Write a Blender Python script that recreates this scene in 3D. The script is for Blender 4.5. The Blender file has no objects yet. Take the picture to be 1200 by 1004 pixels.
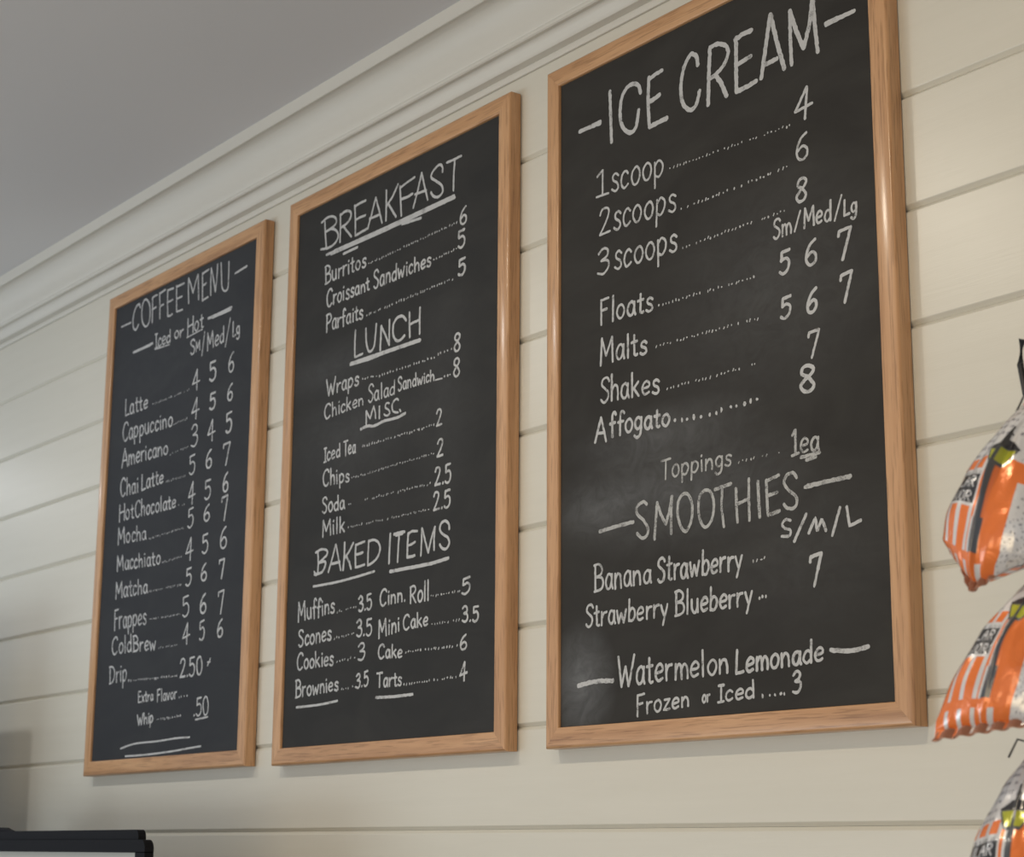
import bpy, bmesh, math, random
from mathutils import Vector, Matrix, noise

# wall face is the plane y = 0, x runs right along it, the room is y < 0; heights carry the offset H
H = 1.63
PI = math.pi
scene = bpy.context.scene

# ------------------------------------------------------------------ camera
cam_data = bpy.data.cameras.new('camera')
cam_data.sensor_fit = 'HORIZONTAL'
cam_data.sensor_width = 36.0
cam_data.lens = 36.0 * 2183.423 / 1200.0
cam_data.clip_start = 0.05
cam_data.dof.use_dof = True
cam_data.dof.focus_distance = 2.25
cam_data.dof.aperture_fstop = 11.0
cam = bpy.data.objects.new('camera', cam_data)
scene.collection.objects.link(cam)
yaw, pitch, roll = 0.920887, 0.223733, 0.006493
F = Vector((-math.sin(yaw) * math.cos(pitch), math.cos(yaw) * math.cos(pitch), math.sin(pitch)))
R0 = Vector((math.cos(yaw), math.sin(yaw), 0.0))
U0 = R0.cross(F)
Rv = R0 * math.cos(roll) + U0 * math.sin(roll)
Uv = -R0 * math.sin(roll) + U0 * math.cos(roll)
m = Matrix(((Rv.x, Uv.x, -F.x, 0.99119), (Rv.y, Uv.y, -F.y, -1.52621), (Rv.z, Uv.z, -F.z, (-0.03005) + H), (0, 0, 0, 1)))
cam.matrix_world = m
scene.camera = cam

# ------------------------------------------------------------------ world, added fills and lamps
world = bpy.data.worlds.new('world')
scene.world = world
world.use_nodes = True
bg = world.node_tree.nodes['Background']
bg.inputs[0].default_value = (0.80, 0.89, 1.0, 1)
bg.inputs[1].default_value = 0.53
scene.view_settings.view_transform = 'Standard'
scene.view_settings.look = 'None'
scene.view_settings.gamma = 1
scene.view_settings.use_curve_mapping = False
scene.view_settings.exposure = 0.0


def area(name, loc, target, sx, sy, power, col, shape='RECTANGLE', spread=math.pi):
    d = bpy.data.lights.new(name, 'AREA')
    d.shape = shape
    d.size = sx
    d.size_y = sy
    d.energy = power
    d.color = col
    d.spread = spread
    o = bpy.data.objects.new(name, d)
    scene.collection.objects.link(o)
    o.location = (loc[0], loc[1], loc[2] + H)
    dr = Vector(target) - Vector(loc)
    o.rotation_euler = dr.to_track_quat('-Z', 'Y').to_euler()
    return o


# unseen warm fill added low behind the camera to brighten the lower wall
area('warm_fill', (1.4, -4.0, -0.8), (-0.5, 0, 0.1), 2.5, 1.2, 40, (1.0, 0.77, 0.46))
# cool fill added low at the back left, for daylight bounced off the floor
area('cool_low_fill', (-3.2, -4.2, -0.9), (-2.0, 0, 0.0), 3.0, 1.0, 48, (0.76, 0.90, 1.0))
# small cool lamp high at the far left end of the room; its reflection is the sheen on the wall planks
area('far_lamp', (-4.85, -0.76, 1.125), (-2.9, 0.0, 0.8), 0.10, 0.05, 0.6, (0.95, 0.97, 1.0))

# ------------------------------------------------------------------ helpers
def link(o):
    scene.collection.objects.link(o)
    return o


def mesh_obj(name, bm, mat, parent=None, smooth=False):
    me = bpy.data.meshes.new(name)
    bmesh.ops.recalc_face_normals(bm, faces=bm.faces)
    bm.to_mesh(me)
    bm.free()
    if mat:
        me.materials.append(mat)
    if smooth:
        for p_ in me.polygons:
            p_.use_smooth = True
        try:
            me.set_sharp_from_angle(angle=math.radians(35))
        except Exception:
            pass
    o = link(bpy.data.objects.new(name, me))
    if parent:
        o.parent = parent
    return o


def empty(name, loc, label, cat, group=None):
    o = link(bpy.data.objects.new(name, None))
    o.location = loc
    o.empty_display_size = 0.05
    o['label'] = label
    o['category'] = cat
    if group:
        o['group'] = group
    return o


def box(bm, x0, x1, y0, y1, z0, z1, bevel=0, seg=2):
    r = bmesh.ops.create_cube(bm, size=1)
    for v in r['verts']:
        v.co = Vector(((x0 + x1) / 2 + v.co.x * (x1 - x0), (y0 + y1) / 2 + v.co.y * (y1 - y0), (z0 + z1) / 2 + v.co.z * (z1 - z0)))
    if bevel:
        es = list({e for v in r['verts'] for e in v.link_edges})
        bmesh.ops.bevel(bm, geom=es, offset=bevel, segments=seg, affect='EDGES', clamp_overlap=True)


def extrude_profile(bm, prof, x0, x1, closed=True):
    a = [bm.verts.new((x0, y, z)) for y, z in prof]
    b = [bm.verts.new((x1, y, z)) for y, z in prof]
    n = len(prof)
    for i in range(n if closed else n - 1):
        j = (i + 1) % n
        bm.faces.new((a[i], a[j], b[j], b[i]))
    if closed:
        bm.faces.new(a)
        bm.faces.new(b[::-1])


def tube(bm, pts, rad, seg=10):
    rings = []
    pts = [Vector(q) for q in pts]
    for i, q in enumerate(pts):
        t = (pts[min(i + 1, len(pts) - 1)] - pts[max(i - 1, 0)]).normalized()
        ref = Vector((0, 0, 1)) if abs(t.z) < 0.9 else Vector((1, 0, 0))
        n1 = t.cross(ref).normalized()
        n2 = t.cross(n1)
        rr = rad[i] if isinstance(rad, (list, tuple)) else rad
        rings.append([bm.verts.new(q + (n1 * math.cos(2 * PI * k / seg) + n2 * math.sin(2 * PI * k / seg)) * rr) for k in range(seg)])
    for a, b in zip(rings, rings[1:]):
        for k in range(seg):
            bm.faces.new((a[k], a[(k + 1) % seg], b[(k + 1) % seg], b[k]))
    bm.faces.new(rings[0])
    bm.faces.new(rings[-1][::-1])


# ------------------------------------------------------------------ materials
def new_mat(name, col, rough=0.5, metal=0.0, spec=0.5):
    mt = bpy.data.materials.new(name)
    mt.use_nodes = True
    b = mt.node_tree.nodes['Principled BSDF']
    b.inputs['Base Color'].default_value = (*col, 1)
    b.inputs['Roughness'].default_value = rough
    b.inputs['Metallic'].default_value = metal
    b.inputs['Specular IOR Level'].default_value = spec
    return mt, mt.node_tree.nodes, mt.node_tree.links, b


def mapping(n, l, scale, coord='Object', rnd=False):
    tc = n.new('ShaderNodeTexCoord')
    mp = n.new('ShaderNodeMapping')
    mp.inputs['Scale'].default_value = scale
    l.new(tc.outputs[coord], mp.inputs['Vector'])
    if rnd:
        oi = n.new('ShaderNodeObjectInfo')
        mu = n.new('ShaderNodeMath')
        mu.operation = 'MULTIPLY'
        mu.inputs[1].default_value = 37.0
        l.new(oi.outputs['Random'], mu.inputs[0])
        l.new(mu.outputs[0], mp.inputs['Location'])
    return mp.outputs['Vector']


def noise_tex(n, l, vec, scale, detail=4, rough=0.55, dist=0.0):
    t = n.new('ShaderNodeTexNoise')
    t.inputs['Scale'].default_value = scale
    t.inputs['Detail'].default_value = detail
    t.inputs['Roughness'].default_value = rough
    t.inputs['Distortion'].default_value = dist
    l.new(vec, t.inputs['Vector'])
    return t.outputs['Fac']


def ramp(n, l, fac, stops):
    r = n.new('ShaderNodeValToRGB')
    el = r.color_ramp.elements
    el[0].position, el[0].color = stops[0][0], (*stops[0][1], 1)
    el[1].position, el[1].color = stops[-1][0], (*stops[-1][1], 1)
    for pos, c in stops[1:-1]:
        e = el.new(pos)
        e.color = (*c, 1)
    l.new(fac, r.inputs[0])
    return r.outputs[0]


def bump(n, l, b, h, strength, dist=0.001):
    bp = n.new('ShaderNodeBump')
    bp.inputs['Strength'].default_value = strength
    bp.inputs['Distance'].default_value = dist
    l.new(h, bp.inputs['Height'])
    l.new(bp.outputs[0], b.inputs['Normal'])


def paint(name, c0, c1, rough, bmp=0.35):
    mt, n, l, b = new_mat(name, c0, rough)
    v = mapping(n, l, (1.6, 9, 26))
    f = noise_tex(n, l, v, 1.6, 5, 0.6, 0.6)
    l.new(ramp(n, l, f, [(0.3, c0), (0.72, c1)]), b.inputs['Base Color'])
    v2 = mapping(n, l, (5, 30, 90))
    f2 = noise_tex(n, l, v2, 3.0, 4, 0.6, 0.9)
    bump(n, l, b, f2, bmp, 0.0003)
    return mt


wall_paint = paint('cream_wall_paint', (0.605, 0.575, 0.50), (0.63, 0.60, 0.525), 0.31)
trim_paint = paint('cream_trim_paint', (0.61, 0.585, 0.53), (0.63, 0.605, 0.55), 0.42, 0.1)
groove_paint, *_ = new_mat('wall_backing', (0.5, 0.48, 0.43), 0.8)

ceiling_paint, n, l, b = new_mat('ceiling_paint', (0.66, 0.655, 0.67), 0.9)
f = noise_tex(n, l, mapping(n, l, (1, 1, 1)), 220, 3)
bump(n, l, b, f, 0.15, 0.0006)
floor_mat, n, l, b = new_mat('floor_boards', (0.5, 0.47, 0.44), 0.5)
f = noise_tex(n, l, mapping(n, l, (2, 25, 1)), 2.0, 5)
l.new(ramp(n, l, f, [(0.3, (0.46, 0.43, 0.40)), (0.7, (0.58, 0.55, 0.52))]), b.inputs['Base Color'])


def oak(name, long_axis_scale=(3.0, 60, 60)):
    mt, n, l, b = new_mat(name, (0.5, 0.28, 0.15), 0.42)
    v = mapping(n, l, long_axis_scale, rnd=True)
    f = noise_tex(n, l, v, 1.0, 6, 0.62, 0.35)
    c = ramp(n, l, f, [(0.30, (0.36, 0.180, 0.078)), (0.46, (0.48, 0.258, 0.120)), (0.58, (0.54, 0.302, 0.148)), (0.75, (0.60, 0.352, 0.182))])
    # darker pores: short streaks
    v2 = mapping(n, l, (long_axis_scale[0] * 6, long_axis_scale[1] * 7, long_axis_scale[2] * 7), rnd=True)
    f2 = noise_tex(n, l, v2, 1.0, 3, 0.5)
    c2 = ramp(n, l, f2, [(0.36, (0.62, 0.58, 0.52)), (0.46, (1, 1, 1))])
    mx = n.new('ShaderNodeMix')
    mx.data_type = 'RGBA'
    mx.blend_type = 'MULTIPLY'
    mx.inputs[0].default_value = 0.75
    l.new(c, mx.inputs[6])
    l.new(c2, mx.inputs[7])
    l.new(mx.outputs[2], b.inputs['Base Color'])
    b.inputs['Coat Weight'].default_value = 0.35
    b.inputs['Coat Roughness'].default_value = 0.16
    bump(n, l, b, f2, 0.12, 0.0004)
    return mt


oak_mat = oak('varnished_oak')


def board_mat(name, dark, light, smears):
    """matt chalkboard with wiped chalk dust; smears = (x, z, sx, sz, strength) in metres on the board"""
    mt, n, l, b = new_mat(name, dark, 0.70, 0.0, 0.12)
    v = mapping(n, l, (1, 1, 1))
    f = noise_tex(n, l, mapping(n, l, (3, 1, 7)), 2.0, 5, 0.6, 1.0)
    base = ramp(n, l, f, [(0.35, dark), (0.75, light)])
    g = noise_tex(n, l, mapping(n, l, (22, 1, 30)), 1.0, 5, 0.65, 2.0)
    acc = base
    for (sx_, sz_, rx, rz, st) in smears:
        tc = n.new('ShaderNodeTexCoord')
        mp = n.new('ShaderNodeMapping')
        mp.inputs['Location'].default_value = (-sx_ / rx, 0, -sz_ / rz)
        mp.inputs['Scale'].default_value = (1 / rx, 0, 1 / rz)
        l.new(tc.outputs['Object'], mp.inputs['Vector'])
        gr = n.new('ShaderNodeTexGradient')
        gr.gradient_type = 'SPHERICAL'
        l.new(mp.outputs[0], gr.inputs[0])
        m1 = n.new('ShaderNodeMath')
        m1.operation = 'MULTIPLY'
        l.new(gr.outputs['Fac'], m1.inputs[0])
        l.new(g, m1.inputs[1])
        m2 = n.new('ShaderNodeMath')
        m2.operation = 'MULTIPLY'
        m2.inputs[1].default_value = st
        m2.use_clamp = True
        l.new(m1.outputs[0], m2.inputs[0])
        mx = n.new('ShaderNodeMix')
        mx.data_type = 'RGBA'
        l.new(m2.outputs[0], mx.inputs[0])
        l.new(acc, mx.inputs[6])
        mx.inputs[7].default_value = (0.34, 0.35, 0.37, 1)
        acc = mx.outputs[2]
    l.new(acc, b.inputs['Base Color'])
    f3 = noise_tex(n, l, v, 900, 2)
    bump(n, l, b, f3, 0.1, 0.0003)
    return mt


def chalk(name, col, cover):
    mt, n, l, b = new_mat(name, col, 0.95, 0, 0.1)
    f = noise_tex(n, l, mapping(n, l, (1, 1, 1)), 620, 3, 0.7)
    g = noise_tex(n, l, mapping(n, l, (1, 1, 1)), 70, 2, 0.6)
    ad = n.new('ShaderNodeMath')
    ad.operation = 'ADD'
    l.new(f, ad.inputs[0])
    l.new(g, ad.inputs[1])
    mr = n.new('ShaderNodeMapRange')
    mr.inputs[1].default_value = 1.0 - cover
    mr.inputs[2].default_value = 1.26 - cover
    mr.inputs[3].default_value = 0.35
    mr.inputs[4].default_value = 1.0
    l.new(ad.outputs[0], mr.inputs[0])
    l.new(mr.outputs[0], b.inputs['Alpha'])
    return mt


chalk_bold = chalk('chalk_heavy', (0.47, 0.47, 0.475), 0.34)
chalk_thin = chalk('chalk_light', (0.48, 0.48, 0.485), 0.30)
chalk_faint = chalk('chalk_faint', (0.42, 0.42, 0.415), 0.22)

# ------------------------------------------------------------------ the setting
PITCH = 0.133
wall = None
bm = bmesh.new()
box(bm, -6.5, 4.0, 0.012, 0.10, 0.0, 1.30 + H)
wall = mesh_obj('wall_back', bm, groove_paint)
wall['kind'] = 'structure'
gap, ch, dp = 0.0001, 0.0052, 0.0056
hp = PITCH / 2
prof = [(0.012, -hp + gap), (dp, -hp + gap), (0.0006, -hp + gap + ch * 0.8), (0.0, -hp + gap + ch), (0.0, hp - gap - ch), (0.0006, hp - gap - ch * 0.8), (dp, hp - gap), (0.012, hp - gap)]
bm = bmesh.new()
extrude_profile(bm, prof, -6.5, 4.0)
plank = mesh_obj('plank', bm, wall_paint, wall)
plank.location = (0, 0, H + PITCH / 2)
for k in range(-12, 8):
    if k == 0:
        continue
    q = plank.copy()
    link(q)
    q.parent = wall
    q.location = (0, 0, H + PITCH * (k + 0.5))

bm = bmesh.new()
box(bm, -6.5, 4.0, -6.5, 0.10, 1.170 + H, 1.25 + H)
o = mesh_obj('ceiling', bm, ceiling_paint)
o['kind'] = 'structure'
bm = bmesh.new()
box(bm, -6.5, 4.0, -6.5, 0.10, -0.06, 0.0)
o = mesh_obj('floor', bm, floor_mat)
o['kind'] = 'structure'

# crown moulding: bead, ogee, ridge, cove and top band
cz = (-0.03005)
cy = -1.52621
def onray(s, y):
    return (y, cz + s * (y - cy))
prof = [(0.001, 1.0600), (-0.0030, 1.0600), (-0.0040, 1.0612), (-0.0040, 1.0650), (-0.0045, 1.0675), (-0.0035, 1.0700), (-0.009, 1.0705)]
prof += [(-0.0165, 1.0705), (-0.0185, 1.0722), (-0.0205, 1.0765), (-0.0225, 1.0815), (-0.0255, 1.0858), (-0.0290, 1.0880)]
prof += [(-0.0365, 1.0872), (-0.0388, 1.0888), (-0.0395, 1.0915), (-0.0385, 1.0945)]
for i in range(0, 11):
    a = i / 10 * PI / 2
    prof.append((-0.0395 - 0.0325 * (1 - math.cos(a)), 1.0965 + 0.0560 * math.sin(a)))
prof += [(-0.0790, 1.1500), (-0.0805, 1.1508), (-0.0830, 1.1700), (0.0, 1.1700)]
prof = [(y, z + H) for y, z in prof]
bm = bmesh.new()
extrude_profile(bm, prof, -6.5, 4.0)
o = mesh_obj('trim_1', bm, trim_paint, smooth=True)
o['kind'] = 'structure'

# ------------------------------------------------------------------ recessed ceiling downlights, a row in front of the boards
ring_mat, *_ = new_mat('white_lamp_ring', (0.7, 0.7, 0.68), 0.4)
lens_mat, n, l, b = new_mat('lamp_lens', (0.9, 0.9, 0.85), 0.5)
b.inputs['Emission Color'].default_value = (1, 0.9, 0.75, 1)
b.inputs['Emission Strength'].default_value = 4.0
LAMPS = [(-3.45, -1.15, 2.4, (0.86, 0.94, 1.0)), (-2.25, -1.15, 3.3, (0.98, 0.98, 0.96)), (-1.15, -1.15, 3.8, (1.0, 0.90, 0.74)), (-0.10, -1.15, 3.2, (1.0, 0.84, 0.62))]
LAMP_AT = ['at the far left, beyond the COFFEE MENU board', 'in front of the COFFEE MENU board', 'in front of the BREAKFAST board', 'in front of the ICE CREAM board']
for i, (lx, ly, pw, colr) in enumerate(LAMPS):
    t = empty('ceiling_downlight', (lx, ly, H + 1.170), 'round white recessed ceiling downlight ' + LAMP_AT[i], 'light', 'ceiling downlights in front of the wall')
    bm = bmesh.new()
    n_ = 28
    rings = []
    for (r_, z_) in ((0.075, 0.0), (0.075, -0.004), (0.060, -0.006), (0.055, -0.003), (0.055, 0.0)):
        rings.append([bm.verts.new((r_ * math.cos(2 * PI * k / n_), r_ * math.sin(2 * PI * k / n_), z_)) for k in range(n_)])
    for a_, b_ in zip(rings, rings[1:]):
        for k in range(n_):
            bm.faces.new((a_[k], a_[(k + 1) % n_], b_[(k + 1) % n_], b_[k]))
    mesh_obj('trim_ring', bm, ring_mat, t, True)
    bm = bmesh.new()
    bmesh.ops.create_circle(bm, cap_ends=True, radius=0.054, segments=24)
    for v in bm.verts:
        v.co.z = -0.002
    mesh_obj('lens', bm, lens_mat, t)
    area('downlight_lamp', (lx, ly, 1.160), (lx, 0.0, -0.30), 0.09, 0.09, pw, colr, 'DISK', math.radians(125))

# ------------------------------------------------------------------ menu boards
BOARDS = [(-2.3056, -1.6964, 0.1032, 1.0314), (-1.6119, -0.9986, 0.1006, 1.0332), (-0.9137, -0.2993, 0.0997, 1.0299)]
FW, FD, PY = 0.0264, 0.022, 0.017          # rail width, frame depth, panel face


def rail_mesh(L):
    """mitred rail along x, outer edge at z=0, inner edge at z=FW, front at y=-FD"""
    r = 0.0042
    pr = [(-0.002, 0.0)]
    for i in range(6):
        a = i / 5 * PI / 2
        pr.append((-FD + r - r * math.sin(a), r - r * math.cos(a)))
    ri = 0.0022
    for i in range(4):
        a = i / 3 * PI / 2
        pr.append((-FD + ri - ri * math.cos(a), FW - ri + ri * math.sin(a)))
    pr += [(-0.010, FW), (-0.010, FW - 0.008), (-0.002, FW - 0.008)]
    bm = bmesh.new()
    a = [bm.verts.new((-L / 2 + z, y, z)) for y, z in pr]
    b = [bm.verts.new((L / 2 - z, y, z)) for y, z in pr]
    n = len(pr)
    for i in range(n):
        j = (i + 1) % n
        bm.faces.new((a[i], a[j], b[j], b[i]))
    bm.faces.new(a)
    bm.faces.new(b[::-1])
    return bm


# single-stroke handwriting: glyph -> (advance, strokes); cap height 100, '~' = curved stroke
G = {
 'A': (66, '0,-2 16,50 32,100;32,100 48,50 62,-2;10,34 52,36'),
 'B': (58, '8,98 8,0;~2,98 30,102 48,84 40,62 10,54;~10,54 44,50 54,28 42,6 2,0'),
 'C': (60, '~56,84 46,100 26,98 8,72 4,40 12,10 30,-2 52,14'),
 'D': (62, '8,98 8,0;~2,98 34,96 56,70 54,34 34,6 2,-2'),
 'E': (50, '6,98 6,0;6,98 44,100;6,52 38,54;6,0 46,2'),
 'F': (52, '8,100 6,-4;8,98 48,104;7,54 38,58'),
 'H': (62, '6,100 4,-4;56,104 56,0;5,50 56,56'),
 'I': (30, '15,98 15,2;2,98 30,98;0,0 30,2'),
 'K': (58, '6,100 6,0;52,100 8,46;18,54 54,0'),
 'L': (46, '8,100 5,2;5,2 44,6'),
 'M': (76, '4,-2 8,98;8,98 32,30;32,30 62,100;62,100 68,0'),
 'P': (52, '8,98 6,-2;~2,96 34,102 50,80 38,56 8,48'),
 'R': (56, '6,98 6,0;~4,98 36,102 50,80 34,56 8,48;18,50 50,0'),
 'S': (50, '~46,84 34,100 12,92 8,70 26,54 42,36 38,10 20,-2 4,12'),
 'T': (58, '0,96 54,102;28,98 28,0'),
 'W': (84, '2,100 20,0;20,0 40,66;40,66 56,0;56,0 82,104'),
 'a': (46, '~38,48 26,62 10,50 4,24 14,2 30,8 38,40;~39,60 38,20 44,0'),
 'b': (46, '6,102 6,0;~7,40 22,60 38,48 40,22 26,0 7,6'),
 'c': (40, '~36,50 24,62 8,48 4,20 16,0 36,12'),
 'd': (48, '~38,46 24,58 8,44 4,18 18,0 36,14;40,104 40,0'),
 'e': (44, '~6,30 36,36 38,52 24,62 8,46 4,22 16,2 38,10'),
 'f': (34, '~36,92 26,104 16,90 14,40 14,-8;2,52 32,56'),
 'g': (46, '~38,50 22,62 6,44 8,18 22,6 38,22;~39,60 38,0 32,-26 16,-34 2,-22'),
 'h': (46, '6,102 6,0;~7,38 20,58 34,54 38,30 38,0'),
 'i': (20, '9,60 10,0;9,82 11,88'),
 'k': (46, '6,102 6,0;38,62 8,28;16,34 40,0'),
 'l': (20, '9,104 9,0'),
 'm': (66, '5,60 5,0;~6,38 16,58 28,50 32,0;~32,36 42,58 54,50 60,26 60,0'),
 'n': (46, '5,60 5,0;~6,36 18,58 32,54 38,30 38,0'),
 'o': (46, '~24,62 8,48 4,24 16,2 32,6 42,32 36,54 24,62'),
 'p': (48, '6,60 5,-36;~6,44 22,64 40,50 40,24 24,2 7,10'),
 'r': (36, '5,60 6,0;~7,34 16,54 34,58'),
 's': (40, '~36,52 24,62 10,54 12,38 30,26 34,8 20,-2 4,8'),
 't': (34, '16,92 16,6;~16,10 22,0 32,4;2,60 32,64'),
 'u': (46, '~5,60 6,20 18,0 34,12 38,58;38,60 40,0'),
 'v': (42, '2,60 18,0;18,0 38,62'),
 'w': (60, '2,60 14,0;14,0 28,46;28,46 42,0;42,0 56,62'),
 'x': (42, '4,60 36,0;36,62 2,0'),
 'y': (44, '4,60 20,10;40,62 12,-36'),
 'z': (42, '6,58 36,60;36,60 4,4;4,4 38,4'),
 '1': (40, '4,80 22,100;22,100 22,0;2,0 42,2'),
 '2': (50, '~6,78 16,98 36,98 42,78 28,42 4,2;4,2 46,4'),
 '3': (48, '~6,84 22,100 40,90 38,66 16,54;~16,54 42,46 44,20 26,0 4,10'),
 '4': (54, '36,102 4,28;4,28 52,38;37,100 32,-8'),
 '5': (50, '44,98 10,94;10,94 8,56;~8,56 30,64 44,44 38,12 18,-2 2,10'),
 '6': (48, '~40,100 20,82 6,46 8,12 24,0 40,14 40,40 26,52 8,36'),
 '7': (50, '2,80 4,96;4,96 46,100;46,100 32,50;32,50 18,0'),
 '8': (48, '~26,54 8,70 12,94 28,100 42,86 36,66 16,44 4,22 14,0 32,0 42,22 26,54'),
 '0': (50, '~26,100 8,84 4,46 12,8 26,0 42,18 46,56 38,90 26,100'),
 '.': (18, '6,2 10,8'),
 '/': (36, '30,100 2,0'),
 '*': (44, '4,10 38,92;38,88 6,16;4,56 40,48'),
}


def parse(st):
    out = []
    for s in st.split(';'):
        sm = s.startswith('~')
        pts = [tuple(map(float, k.split(','))) for k in s.lstrip('~').split()]
        out.append((sm, pts))
    return out


def catmull(pts, sub=5):
    if len(pts) < 3:
        return pts
    o_ = []
    P = [pts[0]] + list(pts) + [pts[-1]]
    if pts[0] == pts[-1]:
        P = [pts[-2]] + list(pts) + [pts[1]]
    for i in range(1, len(P) - 2):
        p0, p1, p2, p3 = P[i - 1], P[i], P[i + 1], P[i + 2]
        for k in range(sub):
            t = k / sub
            o_.append(tuple(0.5 * (2 * p1[d] + (p2[d] - p0[d]) * t + (2 * p0[d] - 5 * p1[d] + 4 * p2[d] - p3[d]) * t * t + (3 * p1[d] - p0[d] - 3 * p2[d] + p3[d]) * t ** 3) for d in (0, 1)))
    o_.append(pts[-1])
    return o_


def stroke(bm, pts, w, rng, y):
    """chalk line in mm on the board plane -> ribbon with an uneven edge"""
    L = sum(math.dist(a, b) for a, b in zip(pts, pts[1:]))
    if L < 1e-6:
        return
    step = 2.2
    res = [pts[0]]
    rem = step
    for a, b in zip(pts, pts[1:]):
        d = math.dist(a, b)
        pos = 0.0
        while d - pos > rem:
            pos += rem
            res.append((a[0] + (b[0] - a[0]) * pos / d, a[1] + (b[1] - a[1]) * pos / d))
            rem = step
        rem -= d - pos
    if math.dist(res[-1], pts[-1]) > 0.3:
        res.append(pts[-1])
    if len(res) < 2:
        res = [pts[0], pts[-1]]
    n = len(res)
    # blunt round-ish ends
    prev = None
    base = rng.uniform(0.9, 1.1)
    ph = rng.uniform(0, 50)
    def side(i, k):
        q = noise.noise(Vector((ph + i * 0.45, k * 9.0, 0.0)))
        return w * 0.52 * base * (1 + 0.32 * q + rng.uniform(-0.09, 0.09))
    rows = []
    for i, q in enumerate(res):
        a = res[max(i - 1, 0)]
        c = res[min(i + 1, n - 1)]
        dx, dz = c[0] - a[0], c[1] - a[1]
        d = math.hypot(dx, dz) or 1
        dx /= d
        dz /= d
        if i == 0:
            rows.append(((q[0] - dx * w * 0.38, q[1] - dz * w * 0.38), dx, dz, 0.55))
        rows.append((q, dx, dz, 1.0))
        if i == n - 1:
            rows.append(((q[0] + dx * w * 0.38, q[1] + dz * w * 0.38), dx, dz, 0.5))
    for i, (q, dx, dz, f_) in enumerate(rows):
        y -= 0.000003
        s1, s2 = side(i, 0) * f_, side(i, 1) * f_
        v1 = bm.verts.new(((q[0] - dz * s1) / 1000, y, (q[1] + dx * s1) / 1000))
        v2 = bm.verts.new(((q[0] + dz * s2) / 1000, y, (q[1] - dx * s2) / 1000))
        if prev:
            bm.faces.new((prev[0], v1, v2, prev[1]))
        prev = (v1, v2)


def dot(bm, x, z, r, rng, y):
    n = 6
    vs = []
    ex = rng.uniform(0.7, 1.2)
    ez = rng.uniform(0.7, 1.6)
    for k in range(n):
        a = 2 * PI * k / n
        rr = r * rng.uniform(0.75, 1.2)
        vs.append(bm.verts.new(((x + math.cos(a) * rr * ex) / 1000, y, (z + math.sin(a) * rr * ez) / 1000)))
    bm.faces.new(vs)


def write_row(bm, items, rng, y0):
    level = 0
    for it in items:
        y = y0
        if it[0] == 'T':
            t, w = it[1], it[2]
            q = it[3:]
            adv = [G[ch_][0] if ch_ != ' ' else 30 for ch_ in t]
            sp = 7
            tot = sum(adv) + sp * (len(t) - 1)
            x = 0.0
            for ch_, ad in zip(t, adv):
                jx, jz = rng.uniform(-1.5, 1.5), rng.uniform(-2, 2)
                sk = rng.uniform(-0.03, 0.03)
                sz_ = rng.uniform(0.96, 1.04)
                for sm, pts in parse(G[ch_][1]):
                    pp = []
                    for (gx, gz) in (catmull(pts) if sm else pts):
                        u = (x + gx + jx + sk * gz) / tot
                        v = (gz * sz_ + jz) / 100
                        bx = q[0] + (q[2] - q[0]) * u
                        bz = q[1] + (q[3] - q[1]) * u
                        tx = q[6] + (q[4] - q[6]) * u
                        tz = q[7] + (q[5] - q[7]) * u
                        pp.append((bx + (tx - bx) * v, bz + (tz - bz) * v))
                    stroke(bm, pp, w, rng, y)
                    level += 1
                    y = y0 - (level % 5) * 0.0001
                x += ad + sp
        elif it[0] == 'D':
            w, x0, z0, x1, z1 = it[1:]
            L = math.hypot(x1 - x0, z1 - z0)
            stp = 6.2 if w < 2.8 else w * 2.6
            k = max(2, int(L / stp))
            for i in range(k + 1):
                if w < 2.8 and rng.random() < 0.10:
                    continue
                t = (i + rng.uniform(-0.25, 0.25)) / k
                xx, zz = x0 + (x1 - x0) * t, z0 + (z1 - z0) * t + rng.uniform(-1.0, 1.0)
                if w < 2.8 and rng.random() < 0.35:
                    stroke(bm, [(xx - 0.7, zz - rng.uniform(0.5, 1.8)), (xx + 0.7, zz + rng.uniform(0.3, 1.8))], w * 0.75, rng, y)
                else:
                    dot(bm, xx, zz, w * 0.62, rng, y)
        else:
            w = it[1]
            for s in it[2]:
                pts = [(s[i], s[i + 1]) for i in range(1, len(s), 2)]
                stroke(bm, catmull(pts) if s[0] else pts, w, rng, y)
                level += 1
                y = y0 - (level % 5) * 0.0001


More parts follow.
